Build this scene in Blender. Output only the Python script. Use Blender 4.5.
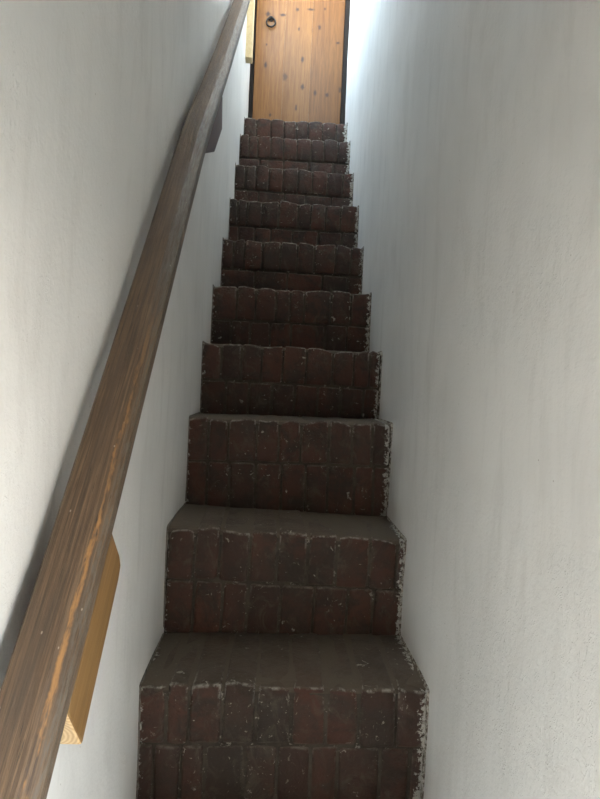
import bpy, bmesh, math, random
from mathutils import Vector, Matrix, noise

random.seed(11)
for o in list(bpy.data.objects):
    bpy.data.objects.remove(o)
scene = bpy.context.scene
C = scene.collection

# ------------------------------------------------------------------ camera
F_PX = 570.0                                     # focal length in pixels of a 600x799 frame
CAM = Vector((-0.0463, -1.1537, 0.6202))
YAW, PITCH, ROLL = 0.0423, -0.0267, 0.0446
cam_data = bpy.data.cameras.new('camera')
cam_data.sensor_fit = 'VERTICAL'
cam_data.sensor_height = 36.0
cam_data.lens = 36.0 * F_PX / 799.0
cam_data.clip_start = 0.02
cam = bpy.data.objects.new('camera', cam_data)
C.objects.link(cam)
fw = Vector((math.sin(YAW) * math.cos(PITCH), math.cos(YAW) * math.cos(PITCH), math.sin(PITCH)))
ri = Vector((math.cos(YAW), -math.sin(YAW), 0))
up = ri.cross(fw)
rr = ri * math.cos(ROLL) + up * math.sin(ROLL)
uu = -ri * math.sin(ROLL) + up * math.cos(ROLL)
m = Matrix((rr, uu, -fw)).transposed().to_4x4()
m.translation = CAM
cam.matrix_world = m
scene.camera = cam

# ------------------------------------------------------------------ sky and light
world = bpy.data.worlds.new('world')
scene.world = world
world.use_nodes = True
wn = world.node_tree
wn.nodes.clear()
w_tc = wn.nodes.new('ShaderNodeTexCoord')
w_sep = wn.nodes.new('ShaderNodeSeparateXYZ')
w_map = wn.nodes.new('ShaderNodeMapRange')
w_map.inputs[1].default_value = -1.0
w_map.inputs[2].default_value = 1.0
w_ramp = wn.nodes.new('ShaderNodeValToRGB')
w_ramp.color_ramp.elements[0].position = 0.0
w_ramp.color_ramp.elements[0].color = (0.60, 0.55, 0.49, 1)
w_ramp.color_ramp.elements[1].position = 1.0
w_ramp.color_ramp.elements[1].color = (0.48, 0.74, 1.0, 1)
for pos, col in ((0.49, (0.60, 0.55, 0.49, 1)), (0.51, (1.0, 0.98, 0.94, 1)), (0.64, (0.72, 0.88, 1.0, 1))):
    e = w_ramp.color_ramp.elements.new(pos)
    e.color = col
w_bg = wn.nodes.new('ShaderNodeBackground')
w_bg.inputs[1].default_value = 31.0
w_out = wn.nodes.new('ShaderNodeOutputWorld')
wn.links.new(w_tc.outputs['Generated'], w_sep.inputs[0])
wn.links.new(w_sep.outputs[2], w_map.inputs[0])
wn.links.new(w_map.outputs[0], w_ramp.inputs[0])
wn.links.new(w_ramp.outputs[0], w_bg.inputs[0])
wn.links.new(w_bg.outputs[0], w_out.inputs[0])


def portal(name, loc, direction, sx, sy):
    """marks a real opening so the sky is sampled through it (gives off no light itself)"""
    d = bpy.data.lights.new(name, 'AREA')
    d.shape = 'RECTANGLE'
    d.size, d.size_y = sx, sy
    d.cycles.is_portal = True
    o = bpy.data.objects.new(name, d)
    C.objects.link(o)
    o.location = loc
    o.rotation_euler = Vector(direction).to_track_quat('-Z', 'Y').to_euler()
    return o


# the stairwell's two openings: a doorway at the foot behind the camera, a window on the landing
FOOT_Y = -2.2                                    # back wall behind the foot of the stairs
ENT_Y0, ENT_Y1, ENT_Z1, ENT_X1 = -1.60, -0.95, 0.70, 0.66   # side entrance, with unseen wall depth added to cut its light
WIN_Y0, WIN_Y1, WIN_Z0, WIN_Z1 = 1.02, 2.46, 3.02, 4.30
portal('entrance_daylight', (ENT_X1 + 0.01, (ENT_Y0 + ENT_Y1) / 2, (ENT_Z1 - 1.24) / 2), (-1, 0, 0), ENT_Y1 - ENT_Y0, ENT_Z1 + 1.24)
portal('window_daylight', (-0.47, (WIN_Y0 + WIN_Y1) / 2, (WIN_Z0 + WIN_Z1) / 2), (1, 0, 0),
       WIN_Y1 - WIN_Y0, WIN_Z1 - WIN_Z0)

vs = scene.view_settings
vs.view_transform = 'Standard'
vs.look = 'None'
vs.gamma = 1.0
vs.use_curve_mapping = False
vs.exposure = 0.12
scene.cycles.use_denoising = True
scene.cycles.max_bounces = 16
scene.cycles.diffuse_bounces = 12
scene.cycles.sample_clamp_indirect = 10.0


# ------------------------------------------------------------------ node helper
class NT:
    def __init__(self, name):
        self.mat = bpy.data.materials.new(name)
        self.mat.use_nodes = True
        self.t = self.mat.node_tree
        self.t.nodes.clear()
        self.out = self.t.nodes.new('ShaderNodeOutputMaterial')
        self.bsdf = self.t.nodes.new('ShaderNodeBsdfPrincipled')
        self.t.links.new(self.bsdf.outputs[0], self.out.inputs[0])

    def put(self, sock, v):
        if isinstance(v, bpy.types.NodeSocket):
            self.t.links.new(v, sock)
        elif isinstance(v, (tuple, list)) and sock.type == 'RGBA':
            sock.default_value = (*v[:3], 1)
        else:
            sock.default_value = v

    def n(self, kind, **kw):
        nd = self.t.nodes.new(kind)
        for k, v in kw.items():
            setattr(nd, k, v)
        return nd

    def pos(self):
        return self.n('ShaderNodeNewGeometry').outputs['Position']

    def obj(self):
        return self.n('ShaderNodeTexCoord').outputs['Object']

    def attr(self, name, out='Vector'):
        return self.n('ShaderNodeAttribute', attribute_name=name).outputs[out]

    def scaled(self, v, s):
        nd = self.n('ShaderNodeVectorMath', operation='MULTIPLY')
        self.put(nd.inputs[0], v)
        nd.inputs[1].default_value = s
        return nd.outputs[0]

    def noise(self, v, scale, detail=4, rough=0.6, dist=0.0):
        nd = self.n('ShaderNodeTexNoise')
        self.put(nd.inputs['Vector'], v)
        nd.inputs['Scale'].default_value = scale
        nd.inputs['Detail'].default_value = detail
        nd.inputs['Roughness'].default_value = rough
        nd.inputs['Distortion'].default_value = dist
        return nd.outputs[0]

    def vor(self, v, scale):
        nd = self.n('ShaderNodeTexVoronoi')
        self.put(nd.inputs['Vector'], v)
        nd.inputs['Scale'].default_value = scale
        return nd.outputs['Distance'], nd.outputs['Color']

    def math(self, op, a, b=0.0):
        nd = self.n('ShaderNodeMath', operation=op)
        self.put(nd.inputs[0], a)
        self.put(nd.inputs[1], b)
        return nd.outputs[0]

    def step(self, v, lo, hi):
        nd = self.n('ShaderNodeMapRange', interpolation_type='SMOOTHSTEP')
        self.put(nd.inputs[0], v)
        nd.inputs[1].default_value = lo
        nd.inputs[2].default_value = hi
        return nd.outputs[0]

    def mix(self, f, a, b):
        nd = self.n('ShaderNodeMix', data_type='RGBA')
        self.put(nd.inputs[0], f)
        self.put(nd.inputs[6], a)
        self.put(nd.inputs[7], b)
        return nd.outputs[2]

    def sep(self, v):
        nd = self.n('ShaderNodeSeparateXYZ')
        self.put(nd.inputs[0], v)
        return nd.outputs

    def bump(self, h, strength, dist=0.01, prev=None):
        nd = self.n('ShaderNodeBump')
        self.put(nd.inputs['Height'], h)
        nd.inputs['Strength'].default_value = strength
        nd.inputs['Distance'].default_value = dist
        if prev is not None:
            self.put(nd.inputs['Normal'], prev)
        return nd.outputs[0]

    def done(self, color, rough=0.8, normal=None, spec=0.3):
        self.put(self.bsdf.inputs['Base Color'], color)
        self.put(self.bsdf.inputs['Roughness'], rough)
        self.bsdf.inputs['Specular IOR Level'].default_value = spec
        if normal is not None:
            self.put(self.bsdf.inputs['Normal'], normal)
        return self.mat


def mat_plaster(name='limewashed_plaster'):
    t = NT(name)
    p = t.pos()
    base = t.mix(t.step(t.noise(p, 2.2, 3), 0.35, 0.7), (0.68, 0.662, 0.632), (0.62, 0.603, 0.575))
    streak = t.noise(t.scaled(p, (1, 1, 0.22)), 17, 6, 0.7, 0.5)
    base = t.mix(t.math('MULTIPLY', t.step(streak, 0.45, 0.75), 0.6), base, (0.55, 0.53, 0.50))
    # sparse dark nicks
    d, c = t.vor(t.scaled(p, (1, 1, 0.35)), 34)
    nick = t.math('MULTIPLY', t.step(t.math('ADD', d, t.math('MULTIPLY', t.noise(p, 200, 2), 0.06)), 0.085, 0.055), t.step(t.sep(c)[0], 0.87, 0.89))
    base = t.mix(nick, base, (0.30, 0.275, 0.25))
    d2, c2 = t.vor(p, 70)
    speck = t.math('MULTIPLY', t.step(d2, 0.11, 0.06), t.step(t.sep(c2)[1], 0.955, 0.965))
    base = t.mix(speck, base, (0.40, 0.37, 0.33))
    # trowel relief, brush drag and fine scratches
    trowel = t.noise(t.scaled(p, (1, 1, 0.6)), 6, 3, 0.5, 0.3)
    fine = t.noise(p, 120, 3, 0.6)
    drag = t.noise(t.scaled(p, (1, 1.0, 0.07)), 70, 2, 0.5, 0.4)
    n1 = t.bump(trowel, 0.22, 0.012)
    n2 = t.bump(drag, 0.10, 0.002, n1)
    n3 = t.bump(fine, 0.5, 0.0022, n2)
    patch = t.step(t.noise(p, 3.0, 3), 0.45, 0.65)
    scr = t.step(t.math('ABSOLUTE', t.math('SUBTRACT', t.noise(t.scaled(p, (1, 1, 0.5)), 48, 3, 0.6, 1.6), 0.5)), 0.03, 0.0)
    n4 = t.bump(t.math('MULTIPLY', scr, patch), 0.4, 0.0020, n3)
    return t.done(base, 0.85, n4, 0.25)


def mat_brick():
    t = NT('worn_red_brick')
    p = t.pos()
    oi = t.n('ShaderNodeObjectInfo').outputs['Random']
    red = t.mix(oi, (0.080, 0.031, 0.019), (0.046, 0.023, 0.016))
    blot = t.noise(p, 16, 5, 0.65, 0.4)
    col = t.mix(t.step(blot, 0.42, 0.66), red, (0.036, 0.023, 0.016))
    grime = t.noise(p, 5.0, 4, 0.6)
    col = t.mix(t.math('MULTIPLY', t.step(grime, 0.45, 0.7), 0.70), col, (0.034, 0.025, 0.018))
    smear = t.noise(t.scaled(p, (1, 1, 0.7)), 22, 6, 0.72, 1.0)
    col = t.mix(t.math('MULTIPLY', t.step(smear, 0.50, 0.70), 0.66), col, (0.082, 0.065, 0.049))
    # grey foot-worn dirt on the treads
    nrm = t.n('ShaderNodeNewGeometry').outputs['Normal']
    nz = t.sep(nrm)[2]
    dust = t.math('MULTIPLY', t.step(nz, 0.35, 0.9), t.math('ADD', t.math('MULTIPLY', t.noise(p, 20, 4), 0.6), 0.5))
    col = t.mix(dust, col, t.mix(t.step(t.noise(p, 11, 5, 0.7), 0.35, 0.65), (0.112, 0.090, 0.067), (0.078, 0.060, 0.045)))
    # lime chips on worn arrises, lightened to paint in the window-lit nosing rim
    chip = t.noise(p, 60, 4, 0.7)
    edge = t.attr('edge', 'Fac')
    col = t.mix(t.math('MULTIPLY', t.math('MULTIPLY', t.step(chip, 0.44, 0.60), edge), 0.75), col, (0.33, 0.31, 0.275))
    patch = t.step(t.noise(p, 9, 3), 0.50, 0.62)
    fleck = t.math('MULTIPLY', t.step(t.noise(p, 95, 3, 0.6, 0.8), 0.645, 0.68), patch)
    col = t.mix(t.math('MULTIPLY', fleck, 0.7), col, (0.34, 0.31, 0.26))
    blob = t.math('MULTIPLY', t.step(t.noise(p, 42, 4, 0.6, 0.6), 0.66, 0.70), t.step(t.noise(p, 6, 2), 0.46, 0.60))
    col = t.mix(t.math('MULTIPLY', blob, 0.8), col, (0.40, 0.37, 0.32))
    # limewash splashed on the brick ends beside the walls
    ax = t.math('ABSOLUTE', t.sep(p)[0])
    side = t.math('ADD', t.step(ax, 0.235, 0.305), t.math('MULTIPLY', t.noise(p, 75, 4, 0.75), 1.35))
    right_more = t.math('SUBTRACT', t.math('MULTIPLY', t.step(t.sep(p)[0], -0.1, 0.2), 0.17), 0.12)
    wash = t.step(t.math('ADD', side, right_more), 1.58, 1.68)
    col = t.mix(wash, col, (0.42, 0.40, 0.36))
    n1 = t.bump(t.noise(p, 38, 5, 0.7), 0.75, 0.010)
    n2 = t.bump(t.noise(p, 160, 3, 0.6), 0.35, 0.003, n1)
    return t.done(col, 0.78, n2, 0.35)


def mat_mortar():
    t = NT('dirty_lime_mortar')
    p = t.pos()
    col = t.mix(t.step(t.noise(p, 14, 5, 0.7), 0.35, 0.7), (0.070, 0.056, 0.043), (0.036, 0.028, 0.021))
    chip = t.step(t.noise(p, 55, 4, 0.75), 0.60, 0.67)
    col = t.mix(t.math('MULTIPLY', chip, 0.65), col, (0.30, 0.275, 0.235))
    smear = t.noise(t.scaled(p, (1, 1, 0.7)), 22, 6, 0.72, 1.0)
    col = t.mix(t.math('MULTIPLY', t.step(smear, 0.50, 0.70), 0.66), col, (0.082, 0.065, 0.049))
    blob = t.math('MULTIPLY', t.step(t.noise(p, 42, 4, 0.6, 0.6), 0.66, 0.70), t.step(t.noise(p, 6, 2), 0.46, 0.60))
    col = t.mix(t.math('MULTIPLY', blob, 0.8), col, (0.40, 0.37, 0.32))
    nz = t.sep(t.n('ShaderNodeNewGeometry').outputs['Normal'])[2]
    col = t.mix(t.math('MULTIPLY', t.step(nz, 0.35, 0.9), 0.85), col, (0.128, 0.104, 0.079))
    n1 = t.bump(t.noise(p, 90, 5, 0.7), 0.6, 0.005)
    return t.done(col, 0.9, n1, 0.2)


def mat_edge():
    t = NT('grimy_limewash')
    p = t.pos()
    g = t.step(t.noise(p, 70, 4, 0.7), 0.40, 0.58)
    left = t.step(t.sep(p)[0], 0.1, -0.1)
    g = t.math('MAXIMUM', g, t.math('MULTIPLY', left, 0.75))
    col = t.mix(g, (0.50, 0.47, 0.42), (0.12, 0.095, 0.075))
    return t.done(col, 0.9, t.bump(t.noise(p, 120, 4, 0.7), 0.6, 0.004), 0.2)


def mat_rail():
    """grain runs along the 'rc' attribute: (metres along, metres across from the wall edge, depth)"""
    t = NT('worn_dark_rail_wood')
    rc = t.attr('rc')
    s = t.sep(rc)
    g = t.noise(t.scaled(rc, (1.6, 60, 60)), 3.2, 5, 0.65, 0.5)
    col = t.mix(t.step(g, 0.33, 0.70), (0.058, 0.036, 0.022), (0.142, 0.088, 0.050))
    g2 = t.noise(t.scaled(rc, (5, 160, 160)), 2.0, 4, 0.7)
    col = t.mix(t.math('MULTIPLY', t.step(g2, 0.5, 0.68), 0.40), col, (0.24, 0.155, 0.085))
    col = t.mix(t.math('MULTIPLY', t.step(t.noise(t.scaled(rc, (2.2, 14, 14)), 2.0, 3), 0.48, 0.68), 0.6), col, (0.066, 0.047, 0.034))
    # the rubbed arris: finish gone, bare orange wood with a grey bruised seam next to it
    wob = t.math('MULTIPLY', t.math('SUBTRACT', t.noise(t.scaled(rc, (6, 0, 0)), 3, 4, 0.7), 0.5), 0.016)
    a = t.math('ADD', s[1], wob)
    band = t.math('MULTIPLY', t.step(a, 0.0515, 0.0550), t.step(a, 0.0605, 0.0570))
    wear = t.math('MULTIPLY', band, t.step(t.noise(t.scaled(rc, (7, 40, 0)), 2.5, 4, 0.7), 0.42, 0.60))
    down = t.step(s[0], 1.95, 1.25)
    col = t.mix(t.math('MULTIPLY', wear, down), col, (0.29, 0.145, 0.050))
    seam = t.math('MULTIPLY', t.step(a, 0.0600, 0.0635), t.step(t.noise(t.scaled(rc, (18, 90, 90)), 3, 4, 0.7), 0.40, 0.58))
    col = t.mix(t.math('MULTIPLY', seam, 0.75), col, (0.105, 0.088, 0.068))
    upper = t.math('MULTIPLY', t.step(s[0], 1.55, 2.1), t.math('MULTIPLY', t.step(a, 0.046, 0.052), t.step(a, 0.069, 0.066)))
    col = t.mix(t.math('MULTIPLY', upper, t.step(t.noise(t.scaled(rc, (10, 110, 110)), 2.5, 5, 0.75), 0.32, 0.7)), col, (0.165, 0.145, 0.120))
    crack = t.math('MULTIPLY', t.step(t.noise(t.scaled(rc, (9, 170, 0)), 2.0, 3, 0.6), 0.64, 0.70), 0.8)
    col = t.mix(crack, col, (0.025, 0.018, 0.013))
    d, c = t.vor(t.scaled(rc, (1, 1.6, 1)), 75)
    nick = t.math('MULTIPLY', t.step(d, 0.16, 0.08), t.step(t.sep(c)[0], 0.90, 0.92))
    col = t.mix(t.math('MULTIPLY', nick, 0.8), col, (0.33, 0.27, 0.21))
    n1 = t.bump(g2, 0.4, 0.002)
    n2 = t.bump(t.noise(t.scaled(rc, (14, 60, 60)), 2.0, 4, 0.7), 0.5, 0.004, n1)
    rough = t.math('ADD', t.math('MULTIPLY', g, 0.25), 0.42)
    return t.done(col, rough, n2, 0.4)


def mat_wood(name, c1, c2, c3=None, stretch=(26, 26, 1.3), scale=2.2, rough=0.5, knots=False, rings=False):
    t = NT(name)
    p = t.obj()
    oi = t.n('ShaderNodeObjectInfo').outputs['Random']
    add = t.n('ShaderNodeVectorMath', operation='ADD')
    t.put(add.inputs[0], t.scaled(p, stretch))
    comb = t.n('ShaderNodeCombineXYZ')
    t.put(comb.inputs[0], t.math('MULTIPLY', oi, 40.0))
    t.put(add.inputs[1], comb.outputs[0])
    v = add.outputs[0]
    g = t.noise(v, scale, 5, 0.6, 0.8)
    col = t.mix(t.step(g, 0.34, 0.68), c1, c2)
    f = t.noise(v, scale * 4.5, 3, 0.6)
    col = t.mix(t.math('MULTIPLY', t.step(f, 0.48, 0.7), 0.5), col, c3 or c1)
    if rings:
        wv = t.n('ShaderNodeTexWave', wave_type='RINGS', rings_direction='Y')
        t.put(wv.inputs['Vector'], p)
        wv.inputs['Scale'].default_value = 70
        wv.inputs['Distortion'].default_value = 2.0
        nrm = t.sep(t.n('ShaderNodeNewGeometry').outputs['Normal'])
        endf = t.step(t.math('MULTIPLY', t.math('ADD', nrm[1], nrm[2]), -1.0), 0.6, 0.9)
        col = t.mix(endf, col, t.mix(wv.outputs[0], (0.58, 0.41, 0.22), (0.42, 0.27, 0.125)))
    if knots:
        tint = t.n('ShaderNodeObjectInfo').outputs['Color']
        mul = t.n('ShaderNodeMix', data_type='RGBA', blend_type='MULTIPLY')
        mul.inputs[0].default_value = 1.0
        t.put(mul.inputs[6], col)
        t.put(mul.inputs[7], tint)
        col = mul.outputs[2]
        k = t.attr('knot', 'Fac')
        col = t.mix(k, col, (0.035, 0.014, 0.007))
    n1 = t.bump(f, 0.18, 0.002)
    return t.done(col, rough, n1, 0.4)


def mat_plain(name, c, rough=0.6, metallic=0.0):
    t = NT(name)
    p = t.pos()
    col = t.mix(t.noise(p, 40, 4), c, tuple(x * 0.7 for x in c))
    t.bsdf.inputs['Metallic'].default_value = metallic
    return t.done(col, rough, t.bump(t.noise(p, 150, 3), 0.3, 0.002))


M = {
    'plaster': mat_plaster(),
    'brick': mat_brick(),
    'mortar': mat_mortar(),
    'edge': mat_edge(),
    'rail': mat_rail(),
    'pine': mat_wood('knotty_pine', (0.205, 0.092, 0.022), (0.145, 0.059, 0.012), (0.092, 0.033, 0.006), rough=0.42, knots=True),
    'bracket_oak': mat_wood('varnished_softwood', (0.20, 0.112, 0.040), (0.155, 0.080, 0.026), (0.12, 0.058, 0.019), (26, 1.6, 26), 2.2, 0.5, rings=True),
    'bracket_dark': mat_wood('dark_stained_wood', (0.080, 0.036, 0.028), (0.055, 0.026, 0.021), (0.038, 0.019, 0.016), (26, 1.6, 26)),
    'bracket_pale': mat_wood('pale_bare_softwood', (0.66, 0.53, 0.31), (0.58, 0.44, 0.24), (0.52, 0.38, 0.20), (26, 1.6, 26)),
    'frame': mat_plain('near_black_frame_wood', (0.014, 0.010, 0.008), 0.9),  # one near-black tone for the whole door frame
    'iron': mat_plain('black_iron', (0.035, 0.032, 0.030), 0.45, 0.6),
    'ceiling': mat_plain('white_ceiling_paint', (0.78, 0.77, 0.74), 0.9),
    'floor': mat_plain('worn_hall_floor', (0.22, 0.18, 0.14), 0.7),
    'window_paint': mat_plain('white_gloss_paint', (0.75, 0.75, 0.73), 0.4),
}


# ------------------------------------------------------------------ object helpers
def obj(name, verts, faces, mat, parent=None, smooth=True, loc=(0, 0, 0)):
    me = bpy.data.meshes.new(name)
    me.from_pydata(verts, [], faces)
    me.update()
    if smooth:
        me.polygons.foreach_set('use_smooth', [True] * len(me.polygons))
    me.materials.append(mat)
    o = bpy.data.objects.new(name, me)
    C.objects.link(o)
    o.location = loc
    o.parent = parent
    return o


def tag(o, label=None, cat=None, kind=None):
    if label:
        o['label'] = label
    if cat:
        o['category'] = cat
    if kind:
        o['kind'] = kind
    return o


def boxes(lst):
    v, f = [], []
    for x0, x1, y0, y1, z0, z1 in lst:
        b = len(v)
        v += [(x0, y0, z0), (x1, y0, z0), (x1, y1, z0), (x0, y1, z0), (x0, y0, z1), (x1, y0, z1), (x1, y1, z1), (x0, y1, z1)]
        f += [(b, b + 3, b + 2, b + 1), (b + 4, b + 5, b + 6, b + 7), (b, b + 1, b + 5, b + 4), (b + 1, b + 2, b + 6, b + 5),
              (b + 2, b + 3, b + 7, b + 6), (b + 3, b, b + 4, b + 7)]
    return v, f


def ss(a, lo, hi):
    t = min(1, max(0, (a - lo) / (hi - lo)))
    return t * t * (3 - 2 * t)


# ------------------------------------------------------------------ step profile (measured nosing ends: yL, zL, yR, zR)
STEPS = [(0.025, -0.018, 0.018, -0.012), (0.266, 0.251, 0.283, 0.234), (0.542, 0.509, 0.53, 0.514), (0.781, 0.748, 0.766, 0.741),
         (1.03, 0.981, 1.026, 0.981), (1.3, 1.227, 1.276, 1.216), (1.528, 1.469, 1.512, 1.462), (1.773, 1.723, 1.785, 1.713),
         (2.002, 1.967, 2.026, 1.977), (2.238, 2.168, 2.262, 2.182)]
BELOW = [(-0.225 - 0.25 * k, -0.262 - 0.245 * k, -0.235 - 0.25 * k, -0.262 - 0.245 * k) for k in range(4)]
FLOOR_Z = -1.242
LAND_Z = 2.17
DOOR_FACE_Y = 2.82


# ------------------------------------------------------------------ walls
def wall_x(side, y, z):
    if side < 0:
        x = -0.300 - 0.017 * ss(y, 2.25, 2.75)
    else:
        x = 0.300 + 0.041 * ss(y, 2.25, 2.75)
        x += 0.018 * math.exp(-((y + 0.22) / 0.12) ** 2 - ((z - 1.28) / 0.17) ** 2)      # hollow in the plaster
    n = 0.007 * noise.noise(Vector((side * 7.0, y * 1.1, z * 1.1)))
    n += 0.0025 * noise.noise(Vector((side * 3.0 + 20, y * 6, z * 4)))
    n += 0.0008 * noise.noise(Vector((side * 3.0 + 40, y * 28, z * 20)))
    return x - side * (n - 0.003)


def make_wall(name, side, hole=None):
    y0, y1, z0, z1 = FOOT_Y, 2.90, FLOOR_Z - 0.02, 5.2
    ny, nz = 275, 258
    ys = [y0 + (y1 - y0) * i / ny for i in range(ny + 1)]
    zs = [z0 + (z1 - z0) * j / nz for j in range(nz + 1)]
    v = [(wall_x(side, y, z), y, z) for y in ys for z in zs]
    f = []
    for i in range(ny):
        for j in range(nz):
            yc, zc = (ys[i] + ys[i + 1]) / 2, (zs[j] + zs[j + 1]) / 2
            if hole and hole[0] < yc < hole[1] and hole[2] < zc < hole[3]:
                continue
            a = i * (nz + 1) + j
            q = (a, a + nz + 1, a + nz + 2, a + 1)
            f.append(q[::-1] if side > 0 else q)
    return tag(obj(name, v, f, M['plaster']), None, 'wall', 'structure')


wall_left = make_wall('wall_left', -1, (WIN_Y0, WIN_Y1, WIN_Z0, WIN_Z1))
wall_left['label'] = 'white limewashed plaster wall behind the wooden handrail'
wall_right = make_wall('wall_right', 1, (ENT_Y0, ENT_Y1, -9, ENT_Z1))
wall_right['label'] = 'bare scuffed white plaster wall opposite the handrail'

v, f = boxes([(-0.36, 0.42, FOOT_Y - 0.1, FOOT_Y, FLOOR_Z, 1.6)])
tag(obj('wall_back', v, f, M['plaster'], smooth=False), 'white plaster wall behind the foot of the stairs', 'wall', 'structure')
v, f = boxes([(-0.36, 0.38, 2.90, 3.0, 4.22, 5.2)])
tag(obj('wall_end', v, f, M['plaster'], smooth=False), 'white plaster wall above the pine door', 'wall', 'structure')
v = [(-0.36, FOOT_Y, 1.40), (0.38, FOOT_Y, 1.40), (0.38, -1.05, 1.55), (-0.36, -1.05, 1.55),
     (-0.36, 1.0, 4.45), (0.38, 1.0, 4.45), (-0.36, 3.0, 4.80), (0.38, 3.0, 4.80)]
f = [(0, 1, 2, 3), (3, 2, 5, 4), (4, 5, 7, 6)]
tag(obj('ceiling', v, f, M['ceiling'], smooth=False), 'white sloping ceiling over the stairs', 'ceiling', 'structure')
v, f = boxes([(-0.4, 4.5, -5.0, BELOW[-1][0] + 0.05, FLOOR_Z - 0.05, FLOOR_Z)])
tag(obj('floor', v, f, M['floor'], smooth=False), 'worn floor at the foot of the stairs', 'floor', 'structure')

ent = obj('trim_1', *boxes([(0.285, ENT_X1, ENT_Y0 - 0.05, ENT_Y0 + 0.012, FLOOR_Z, ENT_Z1 + 0.05), (0.285, ENT_X1, ENT_Y1 - 0.012, ENT_Y1 + 0.05, FLOOR_Z, ENT_Z1 + 0.05),
                            (0.285, ENT_X1, ENT_Y0 + 0.012, ENT_Y1 - 0.012, ENT_Z1 - 0.015, ENT_Z1 + 0.05)]), M['plaster'], smooth=False)
tag(ent, 'added deep plastered reveal that cuts the light from the unseen side entrance', 'reveal', 'structure')  # unseen reveal, added to hold back part of the entrance daylight

# window on the landing, in the left wall
wx0, wx1 = -0.46, -0.300
win = obj('window_1', *boxes([(wx0, wx1, WIN_Y0 - 0.04, WIN_Y0, WIN_Z0 - 0.04, WIN_Z1 + 0.04), (wx0, wx1, WIN_Y1, WIN_Y1 + 0.04, WIN_Z0 - 0.04, WIN_Z1 + 0.04),
                              (wx0, wx1, WIN_Y0, WIN_Y1, WIN_Z0 - 0.04, WIN_Z0), (wx0, wx1, WIN_Y0, WIN_Y1, WIN_Z1, WIN_Z1 + 0.04)]), M['plaster'], smooth=False)
tag(win, 'tall window opening in the wall beside the landing', 'window', 'structure')
obj('window_frame', *boxes([(-0.44, -0.40, WIN_Y0, WIN_Y0 + 0.04, WIN_Z0, WIN_Z1), (-0.44, -0.40, WIN_Y1 - 0.04, WIN_Y1, WIN_Z0, WIN_Z1),
                            (-0.44, -0.40, WIN_Y0 + 0.04, WIN_Y1 - 0.04, WIN_Z0, WIN_Z0 + 0.04), (-0.44, -0.40, WIN_Y0 + 0.04, WIN_Y1 - 0.04, WIN_Z1 - 0.04, WIN_Z1)]),
    M['window_paint'], win, smooth=False)


# ------------------------------------------------------------------ staircase
stairs = bpy.data.objects.new('staircase', None)
C.objects.link(stairs)
stairs.location = (0, BELOW[-1][0], FLOOR_Z)
tag(stairs, 'narrow steep staircase of worn dark red bricks between two white walls', 'staircase')
SB = Vector(stairs.location)


def axis(h, r, n):
    a = [-h, -(h - r)]
    for k in range(1, n):
        a.append(-(h - r) + 2 * (h - r) * k / n)
    return a + [h - r, h]


def brick_mesh(hx, hy, hz, seed, r, top, ni=(3, 4, 3), cx=0.0, stepseed=0):
    """rounded, chipped brick; y- is the riser face, z+ the tread face"""
    ax, ay, az = axis(hx, r, ni[0]), axis(hy, r, ni[1]), axis(hz, r, ni[2])
    idx, v, f = {}, [], []

    def vid(i, j, k):
        if (i, j, k) not in idx:
            idx[(i, j, k)] = len(v)
            v.append(Vector((ax[i], ay[j], az[k])))
        return idx[(i, j, k)]
    nx, ny, nz = len(ax) - 1, len(ay) - 1, len(az) - 1
    for i in range(nx):
        for k in range(nz):
            f.append((vid(i, 0, k), vid(i + 1, 0, k), vid(i + 1, 0, k + 1), vid(i, 0, k + 1)))
            f.append((vid(i, ny, k), vid(i, ny, k + 1), vid(i + 1, ny, k + 1), vid(i + 1, ny, k)))
    for i in range(nx):
        for j in range(ny):
            f.append((vid(i, j, nz), vid(i + 1, j, nz), vid(i + 1, j + 1, nz), vid(i, j + 1, nz)))
            f.append((vid(i, j, 0), vid(i, j + 1, 0), vid(i + 1, j + 1, 0), vid(i + 1, j, 0)))
    for j in range(ny):
        for k in range(nz):
            f.append((vid(0, j, k), vid(0, j, k + 1), vid(0, j + 1, k + 1), vid(0, j + 1, k)))
            f.append((vid(nx, j, k), vid(nx, j + 1, k), vid(nx, j + 1, k + 1), vid(nx, j, k + 1)))
    out, edge = [], []
    rnd = random.Random(seed)
    wear = rnd.uniform(0.000, 0.007)
    skew = rnd.uniform(-0.004, 0.004)
    for p in v:
        q = Vector((max(-(hx - r), min(hx - r, p.x)), max(-(hy - r), min(hy - r, p.y)), max(-(hz - r), min(hz - r, p.z))))
        d = p - q
        cnt = sum(1 for c in d if abs(c) > 1e-6)
        if d.length > 1e-6:
            p2 = q + d.normalized() * r
        else:
            p2 = p.copy()
        n = noise.noise_vector(p2 * 26 + Vector((seed * 3.7, seed * 1.3, 0)))
        amp = 0.0030
        p2 = p2 + Vector((n.x * amp * 0.4, n.y * amp * 0.9, n.z * amp))
        if top:
            front = ss(-p2.y, hy - 0.09, hy)
            hi = ss(p2.z, 0, hz)
            edgewise = (abs(p2.x) / hx) ** 3
            p2.z -= front * hi * (wear * edgewise + skew * p2.x / hx + 0.004 * max(0, noise.noise(Vector((p2.x * 60, seed, 3)))) + 0.008 * noise.noise(Vector(((cx + p2.x) * 13, stepseed * 7.3, 0))))
            p2.y += hi ** 4 * front * 0.004
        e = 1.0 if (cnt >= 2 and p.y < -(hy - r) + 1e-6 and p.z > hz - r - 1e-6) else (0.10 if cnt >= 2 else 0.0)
        out.append(p2)
        edge.append(e)
    return out, f, edge


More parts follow.
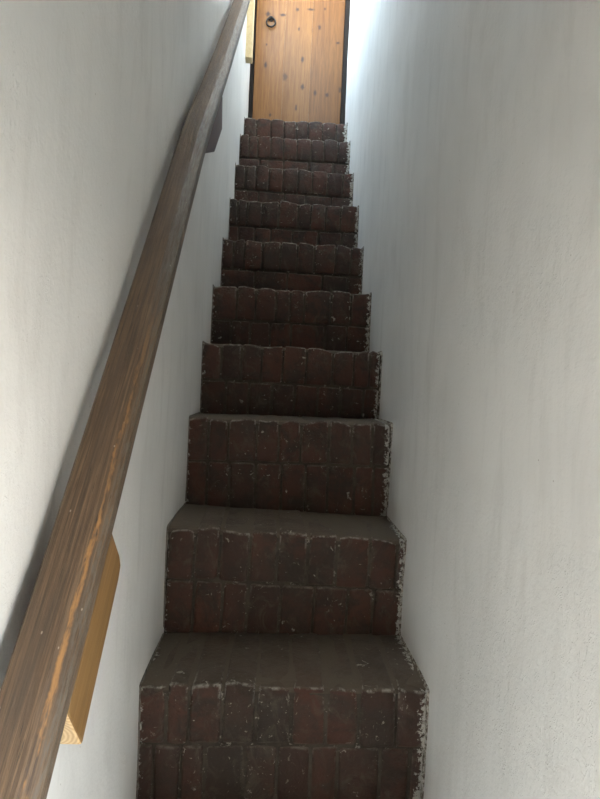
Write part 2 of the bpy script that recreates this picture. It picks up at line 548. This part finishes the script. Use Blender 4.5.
# joints across each riser as fractions of the width, from the photograph: (upper course, lower course)
JOINTS = [
    ((.09, .17, .285, .403, .528, .648, .766, .897), (.05, .146, .228, .37, .483, .602, .697, .847, .955)),
    ((.105, .21, .336, .45, .58, .704, .845, .965), (.11, .23, .336, .475, .618, .76, .874)),
    ((.10, .20, .34, .45, .56, .70, .815, .915), (.10, .21, .34, .47, .59, .70, .835, .93)),
    ((.11, .225, .34, .46, .59, .74, .86, .95), (.14, .27, .40, .53, .66, .79, .92)),
    ((.15, .27, .40, .49, .58, .75, .88), (.12, .24, .37, .50, .72, .86)),
    ((.085, .165, .29, .42, .54, .66, .81, .92), (.24, .47, .72, .9)),
    ((.07, .145, .26, .39, .54, .64, .755, .87), (.08, .205, .33, .50, .70, .885)),
    ((.08, .17, .28, .40, .525, .65, .78, .91), (.2, .42, .6, .82)),
    ((.07, .15, .27, .385, .51, .64, .76, .89), (.18, .4, .63, .85)),
    ((.11, .25, .38, .50, .62, .76, .90), (.2, .45, .7, .88)),
]


def build_step(prv, prof, nxt, joints, seed):
    yl, zl, yr, zr = prof
    depth = (nxt[0] + nxt[2]) / 2 - (yl + yr) / 2 if nxt else DOOR_FACE_Y + 0.10 - (yl + yr) / 2
    rise = 0.5 * (zl + zr - prv[1] - prv[3]) + 0.006 if prv else 0.25

    def P(u, d, h):
        """u across 0..1 (may overshoot), d back from the nosing, h down from the tread"""
        return Vector((-0.3 + 0.6 * u, yl + (yr - yl) * u + d, zl + (zr - zl) * u - h))
    # mortar body of the step, set a little behind the brick faces
    back = depth + (0.06 if nxt else 0.0)
    nu, v, f = 24, [], []
    prof_pts = [(0.010, rise + 0.02), (0.009, 0.134), (0.0065, 0.120), (0.0065, 0.014), (0.013, 0.006), (0.03, 0.0025), (back * 0.5, 0.0015), (back, 0.0015)]
    if joints is None:
        prof_pts = [(0.0, rise), (0.0, 0.01), (0.008, 0.0), (back, 0.0)]
    k = len(prof_pts)
    for i in range(nu + 1):
        u = -0.025 + 1.05 * i / nu if nxt else -0.06 + 1.14 * i / nu
        for d, h in prof_pts:
            q = P(u, d, h)
            n = noise.noise(q * 30)
            v.append(q + Vector((0, n * 0.002, n * 0.0015)))
    for i in range(nu):
        for j in range(k - 1):
            a = i * k + j
            f.append((a, a + k, a + k + 1, a + 1))
    for i in range(nu + 1):                                                # underside
        v.append(P(-0.025 + 1.05 * i / nu if nxt else -0.06 + 1.14 * i / nu, back, rise))
    b = (nu + 1) * k
    for i in range(nu):
        f.append((i * k + k - 1, (i + 1) * k + k - 1, b + i + 1, b + i))
        f.append((b + i, b + i + 1, (i + 1) * k, i * k))
    f.append(tuple(j for j in range(k)) + (b,))
    f.append((b + nu,) + tuple(nu * k + j for j in reversed(range(k))))
    org = P(0.5, 0, rise)
    st = obj('step', [q - org for q in v], f, M['mortar'], stairs, smooth=False)
    st.location = org - SB
    if joints is None:
        return
    rnd = random.Random(seed * 17 + 3)
    split = 0.128 + rnd.uniform(-0.004, 0.004)
    for row, js in enumerate(joints):
        us = [0.0] + list(js) + [1.0]
        for i in range(len(us) - 1):
            g = 0.0028 / 0.6
            u0, u1 = us[i] + (g if i else -0.004), us[i + 1] - (g if i < len(us) - 2 else -0.004)
            hx = (u1 - u0) * 0.3
            if row == 0:
                h0, h1, dep = 0.0, split - 0.003, min(depth + 0.015, 0.27)
            else:
                h0, h1, dep = split + 0.003, rise + 0.004, 0.13
            s = seed * 100 + row * 40 + i
            r = min(rnd.uniform(0.005, 0.008), hx * 0.45)
            hy, hz = dep / 2, (h1 - h0) / 2
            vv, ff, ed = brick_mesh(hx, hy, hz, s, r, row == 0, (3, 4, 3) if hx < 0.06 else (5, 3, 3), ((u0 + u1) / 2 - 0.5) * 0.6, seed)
            c = P((u0 + u1) / 2, hy + rnd.uniform(-0.003, 0.003) + (0.004 if row else 0), (h0 + h1) / 2 + (rnd.uniform(-0.0015, 0.003) if row == 0 else 0))
            tilt = math.atan2(zr - zl, 0.6) + rnd.uniform(-0.012, 0.012)
            R = Matrix.Rotation(-tilt, 4, 'Y') @ Matrix.Rotation(math.atan2(yr - yl, 0.6), 4, 'Z')
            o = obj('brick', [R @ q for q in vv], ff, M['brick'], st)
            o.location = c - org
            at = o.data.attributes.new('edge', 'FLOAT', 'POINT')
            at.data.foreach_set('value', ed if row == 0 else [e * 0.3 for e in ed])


allsteps = BELOW[::-1] + STEPS
for n, prof in enumerate(allsteps):
    nxt = allsteps[n + 1] if n + 1 < len(allsteps) else None
    k = n - len(BELOW)
    if k >= 0:
        jj = JOINTS[k]
    elif k == -1:
        jj = JOINTS[2]
    else:
        jj = None
    build_step(allsteps[n - 1] if n else None, prof, nxt, jj, n + 1)


# ragged limewash edge where the plaster meets the bricks
def plaster_edge(side, prof, nxt, seed, wall):
    y = prof[0] if side < 0 else prof[2]
    z = prof[1] if side < 0 else prof[3]
    yb = (nxt[0] if side < 0 else nxt[2]) if nxt else y + 0.3
    pts = []
    steps_r, steps_t = 50, 50
    for i in range(steps_r + 1):
        pts.append((y, z - 0.25 + 0.25 * i / steps_r, -1, 0))
    for i in range(1, steps_t + 1):
        pts.append((y + (yb - y) * i / steps_t, z, 0, 1))
    v, f = [], []
    for i, (py, pz, oy, oz) in enumerate(pts):
        q = Vector((seed * 5.1, py * 55, pz * 55))
        n = 0.5 + 0.5 * noise.noise(q) + 0.45 * noise.noise(q * 3.1)
        big = 0.009 if side > 0 else 0.0035
        w = max(0.0008, big * (n * 1.5 - 0.35))
        w2 = 0.001 + 0.003 * max(0, n)
        if oy == 0:
            w *= 0.55
        xw = wall_x(side, py, pz)
        proud = 0.0035
        A = Vector((xw + side * 0.004, py + oy * w2, pz + oz * w2))
        B = Vector((xw - side * (w * 0.6 + 0.001), py + oy * (0.001 + proud), pz + oz * (proud + 0.001)))
        D = Vector((xw - side * (w + 0.001), py - oy * 0.004, pz - oz * 0.003))
        v += [A, B, D]
    for i in range(len(pts) - 1):
        for j in (0, 1):
            a = i * 3 + j
            q = (a, a + 1, a + 4, a + 3)
            f.append(q if side < 0 else q[::-1])
    obj('plaster_edge', v, f, M['edge'], wall, smooth=False)


for k in range(len(STEPS)):
    nxt = STEPS[k + 1] if k + 1 < len(STEPS) else None
    plaster_edge(-1, STEPS[k], nxt, k + 1, wall_left)
    plaster_edge(1, STEPS[k], nxt, k + 31, wall_right)


# ------------------------------------------------------------------ handrail with three wall brackets
RAIL_W, RAIL_T = 0.058, 0.030
RAIL_PTS = [(-1.45, -0.53), (-1.0, -0.058), (-0.629, 0.333), (-0.437, 0.539), (-0.2, 0.795), (0.0, 1.012), (0.196, 1.216), (0.384, 1.389),
            (0.589, 1.578), (0.876, 1.850), (1.167, 2.130), (1.6, 2.545), (2.25, 3.160)]
RAIL_X0 = -0.287
rail_root = bpy.data.objects.new('handrail', None)
C.objects.link(rail_root)
rail_root.location = (-0.26, 0.2, 1.15)
tag(rail_root, 'long worn dark wooden handrail fixed along the left plaster wall', 'handrail')
RB = Vector(rail_root.location)


def catmull(pts, n):
    out = []
    for i in range(len(pts) - 1):
        p0, p1, p2, p3 = pts[max(0, i - 1)], pts[i], pts[i + 1], pts[min(len(pts) - 1, i + 2)]
        for k in range(n):
            t = k / n
            out.append(tuple(0.5 * (2 * b + (c - a) * t + (2 * a - 5 * b + 4 * c - d) * t * t + (3 * b - a - 3 * c + d) * t ** 3)
                             for a, b, c, d in zip(p0, p1, p2, p3)))
    return out + [pts[-1]]


path = catmull(RAIL_PTS, 26)
sec = [(0.0, -0.040), (0.0, -0.022), (0.0, -0.006), (0.004, -0.001), (0.012, 0.0), (0.023, 0.0006), (0.035, 0.0006), (0.048, 0.0), (0.053, -0.002),
       (0.058, -0.006), (0.063, -0.011), (0.0665, -0.015), (0.0685, -0.019), (0.069, -0.030), (0.069, -0.040), (0.035, -0.0405)]   # nominal 69 x 40 mm, scaled to the rail below
v, f, rc, s = [], [], [], 0.0
for i, (y, z) in enumerate(path):
    a, b = path[max(0, i - 1)], path[min(len(path) - 1, i + 1)]
    t = Vector((0, b[0] - a[0], b[1] - a[1])).normalized()
    nrm = Vector((0, -t.z, t.y))
    if i:
        s += math.hypot(y - path[i - 1][0], z - path[i - 1][1])
    for u, h in sec:
        w = 0.0012 * noise.noise(Vector((s * 9, u * 60, h * 60)))
        if 0.05 < u < 0.066 and h > -0.02:
            w -= 0.0030 * max(0, noise.noise(Vector((s * 17, 4.2, 0)))) + 0.002 * max(0, noise.noise(Vector((s * 60, 9.2, u * 300))))
        v.append(Vector((RAIL_X0 + u * RAIL_W / 0.069 + w * 0.5, y, z)) + nrm * (h * RAIL_T / 0.040 + w) - RB)
        rc.append((s, u if h > -0.020 else 0.075, h))
ns = len(sec)
for i in range(len(path) - 1):
    for j in range(ns):
        a, b = i * ns + j, i * ns + (j + 1) % ns
        f.append((a, b, b + ns, a + ns))
f.append(tuple(range(ns))[::-1])
f.append(tuple(range((len(path) - 1) * ns, len(path) * ns)))
rail = obj('rail', v, f, M['rail'], rail_root)
rail.data.set_sharp_from_angle(angle=math.radians(24))
at = rail.data.attributes.new('rc', 'FLOAT_VECTOR', 'POINT')
at.data.foreach_set('vector', [c for q in rc for c in q])


def bracket(poly, mat, label, x1=-0.2295, x0=-0.306, top=()):
    """block with a side outline given in (y, z), spanning from the wall to the rail's outer face, edges softened"""
    bm = bmesh.new()
    # wall-side top edge shaped down so the gap behind the rail stays in shadow
    lo = [bm.verts.new((x0, y + (0.030 if i in top else 0), z - (0.033 if i in top else 0))) for i, (y, z) in enumerate(poly)]
    hi = [bm.verts.new((x1, y, z)) for y, z in poly]
    n = len(poly)
    bm.faces.new(lo)
    bm.faces.new(hi[::-1])
    for i in range(n):
        bm.faces.new((lo[i], hi[i], hi[(i + 1) % n], lo[(i + 1) % n])[::-1])
    bmesh.ops.recalc_face_normals(bm, faces=bm.faces)
    bmesh.ops.bevel(bm, geom=list(bm.edges), offset=0.003, segments=2, affect='EDGES', profile=0.5)
    c = sum((Vector(q.co) for q in bm.verts), Vector()) / len(bm.verts)
    # long grain follows the rail's slope: keep the mesh in a frame turned with the rail
    R = Matrix.Rotation(math.radians(45), 4, 'X')
    for q in bm.verts:
        q.co = R.inverted() @ (q.co - c)
    me = bpy.data.meshes.new('bracket')
    bm.to_mesh(me)
    bm.free()
    me.materials.append(mat)
    o = bpy.data.objects.new('bracket', me)
    C.objects.link(o)
    o.parent = rail_root
    o.location = c - RB
    o.rotation_euler = (math.radians(45), 0, 0)
    o['label'] = label
    return o


bracket([(-0.616, 0.299), (-0.569, 0.239), (-0.450, 0.370), (-0.442, 0.386), (-0.449, 0.400), (-0.487, 0.4405)], M['bracket_oak'],
        'golden brown wooden bracket block with sawn end', top=(0, 5))
bracket([(0.160, 1.134), (0.328, 1.203), (0.475, 1.324), (0.452, 1.407)], M['bracket_dark'],
        'dark reddish brown bracket block', top=(0, 3))
bracket([(2.085, 2.428), (2.150, 2.428), (2.150, 3.018), (2.085, 2.956)], M['bracket_pale'],
        'pale unstained upright carrying the rail near the door', x1=-0.262, x0=-0.312)


# ------------------------------------------------------------------ pine door on the landing
LEAF_X0, LEAF_X1, LEAF_T = -0.291, 0.311, 0.035
leaf_root = bpy.data.objects.new('door_1', None)
C.objects.link(leaf_root)
leaf_root.location = (0.01, DOOR_FACE_Y, LAND_Z)
tag(leaf_root, 'knotty golden pine door with iron ring at the top of the stairs', 'door', 'structure')
DB = Vector(leaf_root.location)
DZ0, DZ1 = LAND_Z + 0.012, LAND_Z + 1.98


def px_on_door(x, y):
    d = fw + rr * ((x - 300) / F_PX) - uu * ((y - 399.5) / F_PX)
    q = CAM + d * ((DOOR_FACE_Y - CAM.y) / d.y)
    return q.x, q.z


KN = [(268, 14, 2.2, 2.0), (297.5, 9.5, 1.6, 1.5), (311, 9.5, 3.6, 1.0), (325, 9, 1.1, 1.1), (299, 29, 1.0, 1.6), (319.5, 27.5, 1.5, 2.2),
      (266.5, 44.5, 0.8, 1.0), (265.5, 65, 1.5, 2.6), (285, 77, 2.6, 3.4), (302.5, 59.5, 1.6, 2.6), (302.5, 87, 1.8, 2.4), (315, 93, 1.6, 2.4),
      (327, 95, 1.8, 1.8), (340, 90, 1.4, 2.4), (270, 115, 1.3, 1.5), (296, 108, 1.0, 2.6), (283, 15, 3.0, 1.2), (338, 43, 2.2, 1.0)]
knots = []
for x, y, a, b in KN:
    kx, kz = px_on_door(x, y)
    knots.append((kx, kz, a * 0.0069 * 1.1, b * 0.0069 * 1.35, 1.0 if a * b < 8 else 0.75))
rk = random.Random(4)
for _ in range(14):
    knots.append((rk.uniform(LEAF_X0, LEAF_X1), rk.uniform(LAND_Z + 1.05, DZ1), rk.uniform(0.006, 0.014), rk.uniform(0.008, 0.02), 0.8))
bx = [LEAF_X0, -0.093, 0.093, LEAF_X1]
for i in range(3):
    x0, x1 = bx[i] + (0.0003 if i else 0), bx[i + 1] - (0.0003 if i < 2 else 0)
    nx, nz = 40, 380
    v, f, kn = [], [], []
    for a in range(nx + 1):
        x = x0 + (x1 - x0) * a / nx
        eb = 0.0 if a in (0, nx) else 0.0
        for c in range(nz + 1):
            z = DZ0 + (DZ1 - DZ0) * c / nz
            v.append(Vector((x, DOOR_FACE_Y + eb, z)) - DB)
            k = 0.0
            for kx, kz, ra, rb, st in knots:
                dx, dz = (x - kx) / ra, (z - kz) / rb
                if abs(dx) < 2.2 and abs(dz) < 2.2:
                    dd = math.hypot(dx, dz) + 0.35 * noise.noise(Vector((x * 110, z * 110, 1)))
                    k = max(k, st * (1 - ss(dd, 0.35, 1.25)))
            kn.append(k)
    for a in range(nx):
        for c in range(nz):
            q = a * (nz + 1) + c
            f.append((q, q + nz + 1, q + nz + 2, q + 1))
    b = len(v)
    yb = DOOR_FACE_Y + LEAF_T
    v += [Vector(q) - DB for q in ((x0, yb, DZ0), (x1, yb, DZ0), (x1, yb, DZ1), (x0, yb, DZ1))]
    kn += [0, 0, 0, 0]
    e = nx * (nz + 1)
    f += [(b, b + 3, b + 2, b + 1), (0, nz, b + 3, b), (e + nz, e, b + 1, b + 2)]
    f += [(nz, e + nz, b + 2, b + 3), (e, 0, b, b + 1)]
    o = obj('board', v, f, M['pine'], leaf_root, smooth=False)
    o.color = ((1.05, 1.05, 1.02, 1), (0.95, 0.95, 0.98, 1), (0.72, 0.66, 0.58, 1))[i]
    o.data.attributes.new('knot', 'FLOAT', 'POINT').data.foreach_set('value', kn)

v, f = boxes([(-0.335, LEAF_X0 - 0.004, DOOR_FACE_Y - 0.012, 2.93, LAND_Z, DZ1 + 0.07), (LEAF_X1 + 0.004, 0.365, DOOR_FACE_Y - 0.012, 2.93, LAND_Z, DZ1 + 0.07),
              (LEAF_X0 - 0.004, LEAF_X1 + 0.004, DOOR_FACE_Y - 0.012, 2.93, DZ1 + 0.005, DZ1 + 0.07),
              (LEAF_X0 - 0.004, LEAF_X1 + 0.004, DOOR_FACE_Y + LEAF_T + 0.003, 2.93, LAND_Z, DZ1 + 0.005)])
tag(obj('frame', [Vector(q) - DB for q in v], f, M['frame'], leaf_root, smooth=False), 'near-black wooden door frame')


def torus(R, r, n=40, k=10):
    v, f = [], []
    for i in range(n):
        a = 2 * math.pi * i / n
        for j in range(k):
            b = 2 * math.pi * j / k
            v.append(Vector(((R + r * math.cos(b)) * math.cos(a), r * math.sin(b), (R + r * math.cos(b)) * math.sin(a))))
    for i in range(n):
        for j in range(k):
            f.append((i * k + j, ((i + 1) % n) * k + j, ((i + 1) % n) * k + (j + 1) % k, i * k + (j + 1) % k))
    return v, f


def disc(R, t, n=28):
    prof = [(0.0, -t), (R * 0.55, -t), (R * 0.9, -t * 0.7), (R, -t * 0.2), (R, 0.0)]
    v, f = [Vector((0, prof[0][1], 0))], []
    for r, y in prof[1:]:
        for i in range(n):
            a = 2 * math.pi * i / n
            v.append(Vector((r * math.cos(a), y, r * math.sin(a))))
    for i in range(n):
        f.append((0, 1 + i, 1 + (i + 1) % n))
        for q in range(len(prof) - 2):
            a = 1 + q * n
            f.append((a + i, a + n + i, a + n + (i + 1) % n, a + (i + 1) % n))
    return v, f


rx, rz = px_on_door(271, 23.5)
v, f = torus(0.030, 0.0058)
ring = obj('ring_handle', v, f, M['iron'], leaf_root)
ring.location = Vector((rx, DOOR_FACE_Y - 0.014, rz)) - DB
ring['label'] = 'black iron ring handle'
v, f = disc(0.020, 0.007)
pl = obj('back_plate', v, f, M['iron'], ring)
pl.location = (0.0, 0.0135, 0.030)
v, f = torus(0.009, 0.004, 20, 8)
st = obj('staple', [Vector((p.y, p.x, p.z)) for p in v], [q[::-1] for q in f], M['iron'], ring)
st.location = (0.0, 0.004, 0.031)
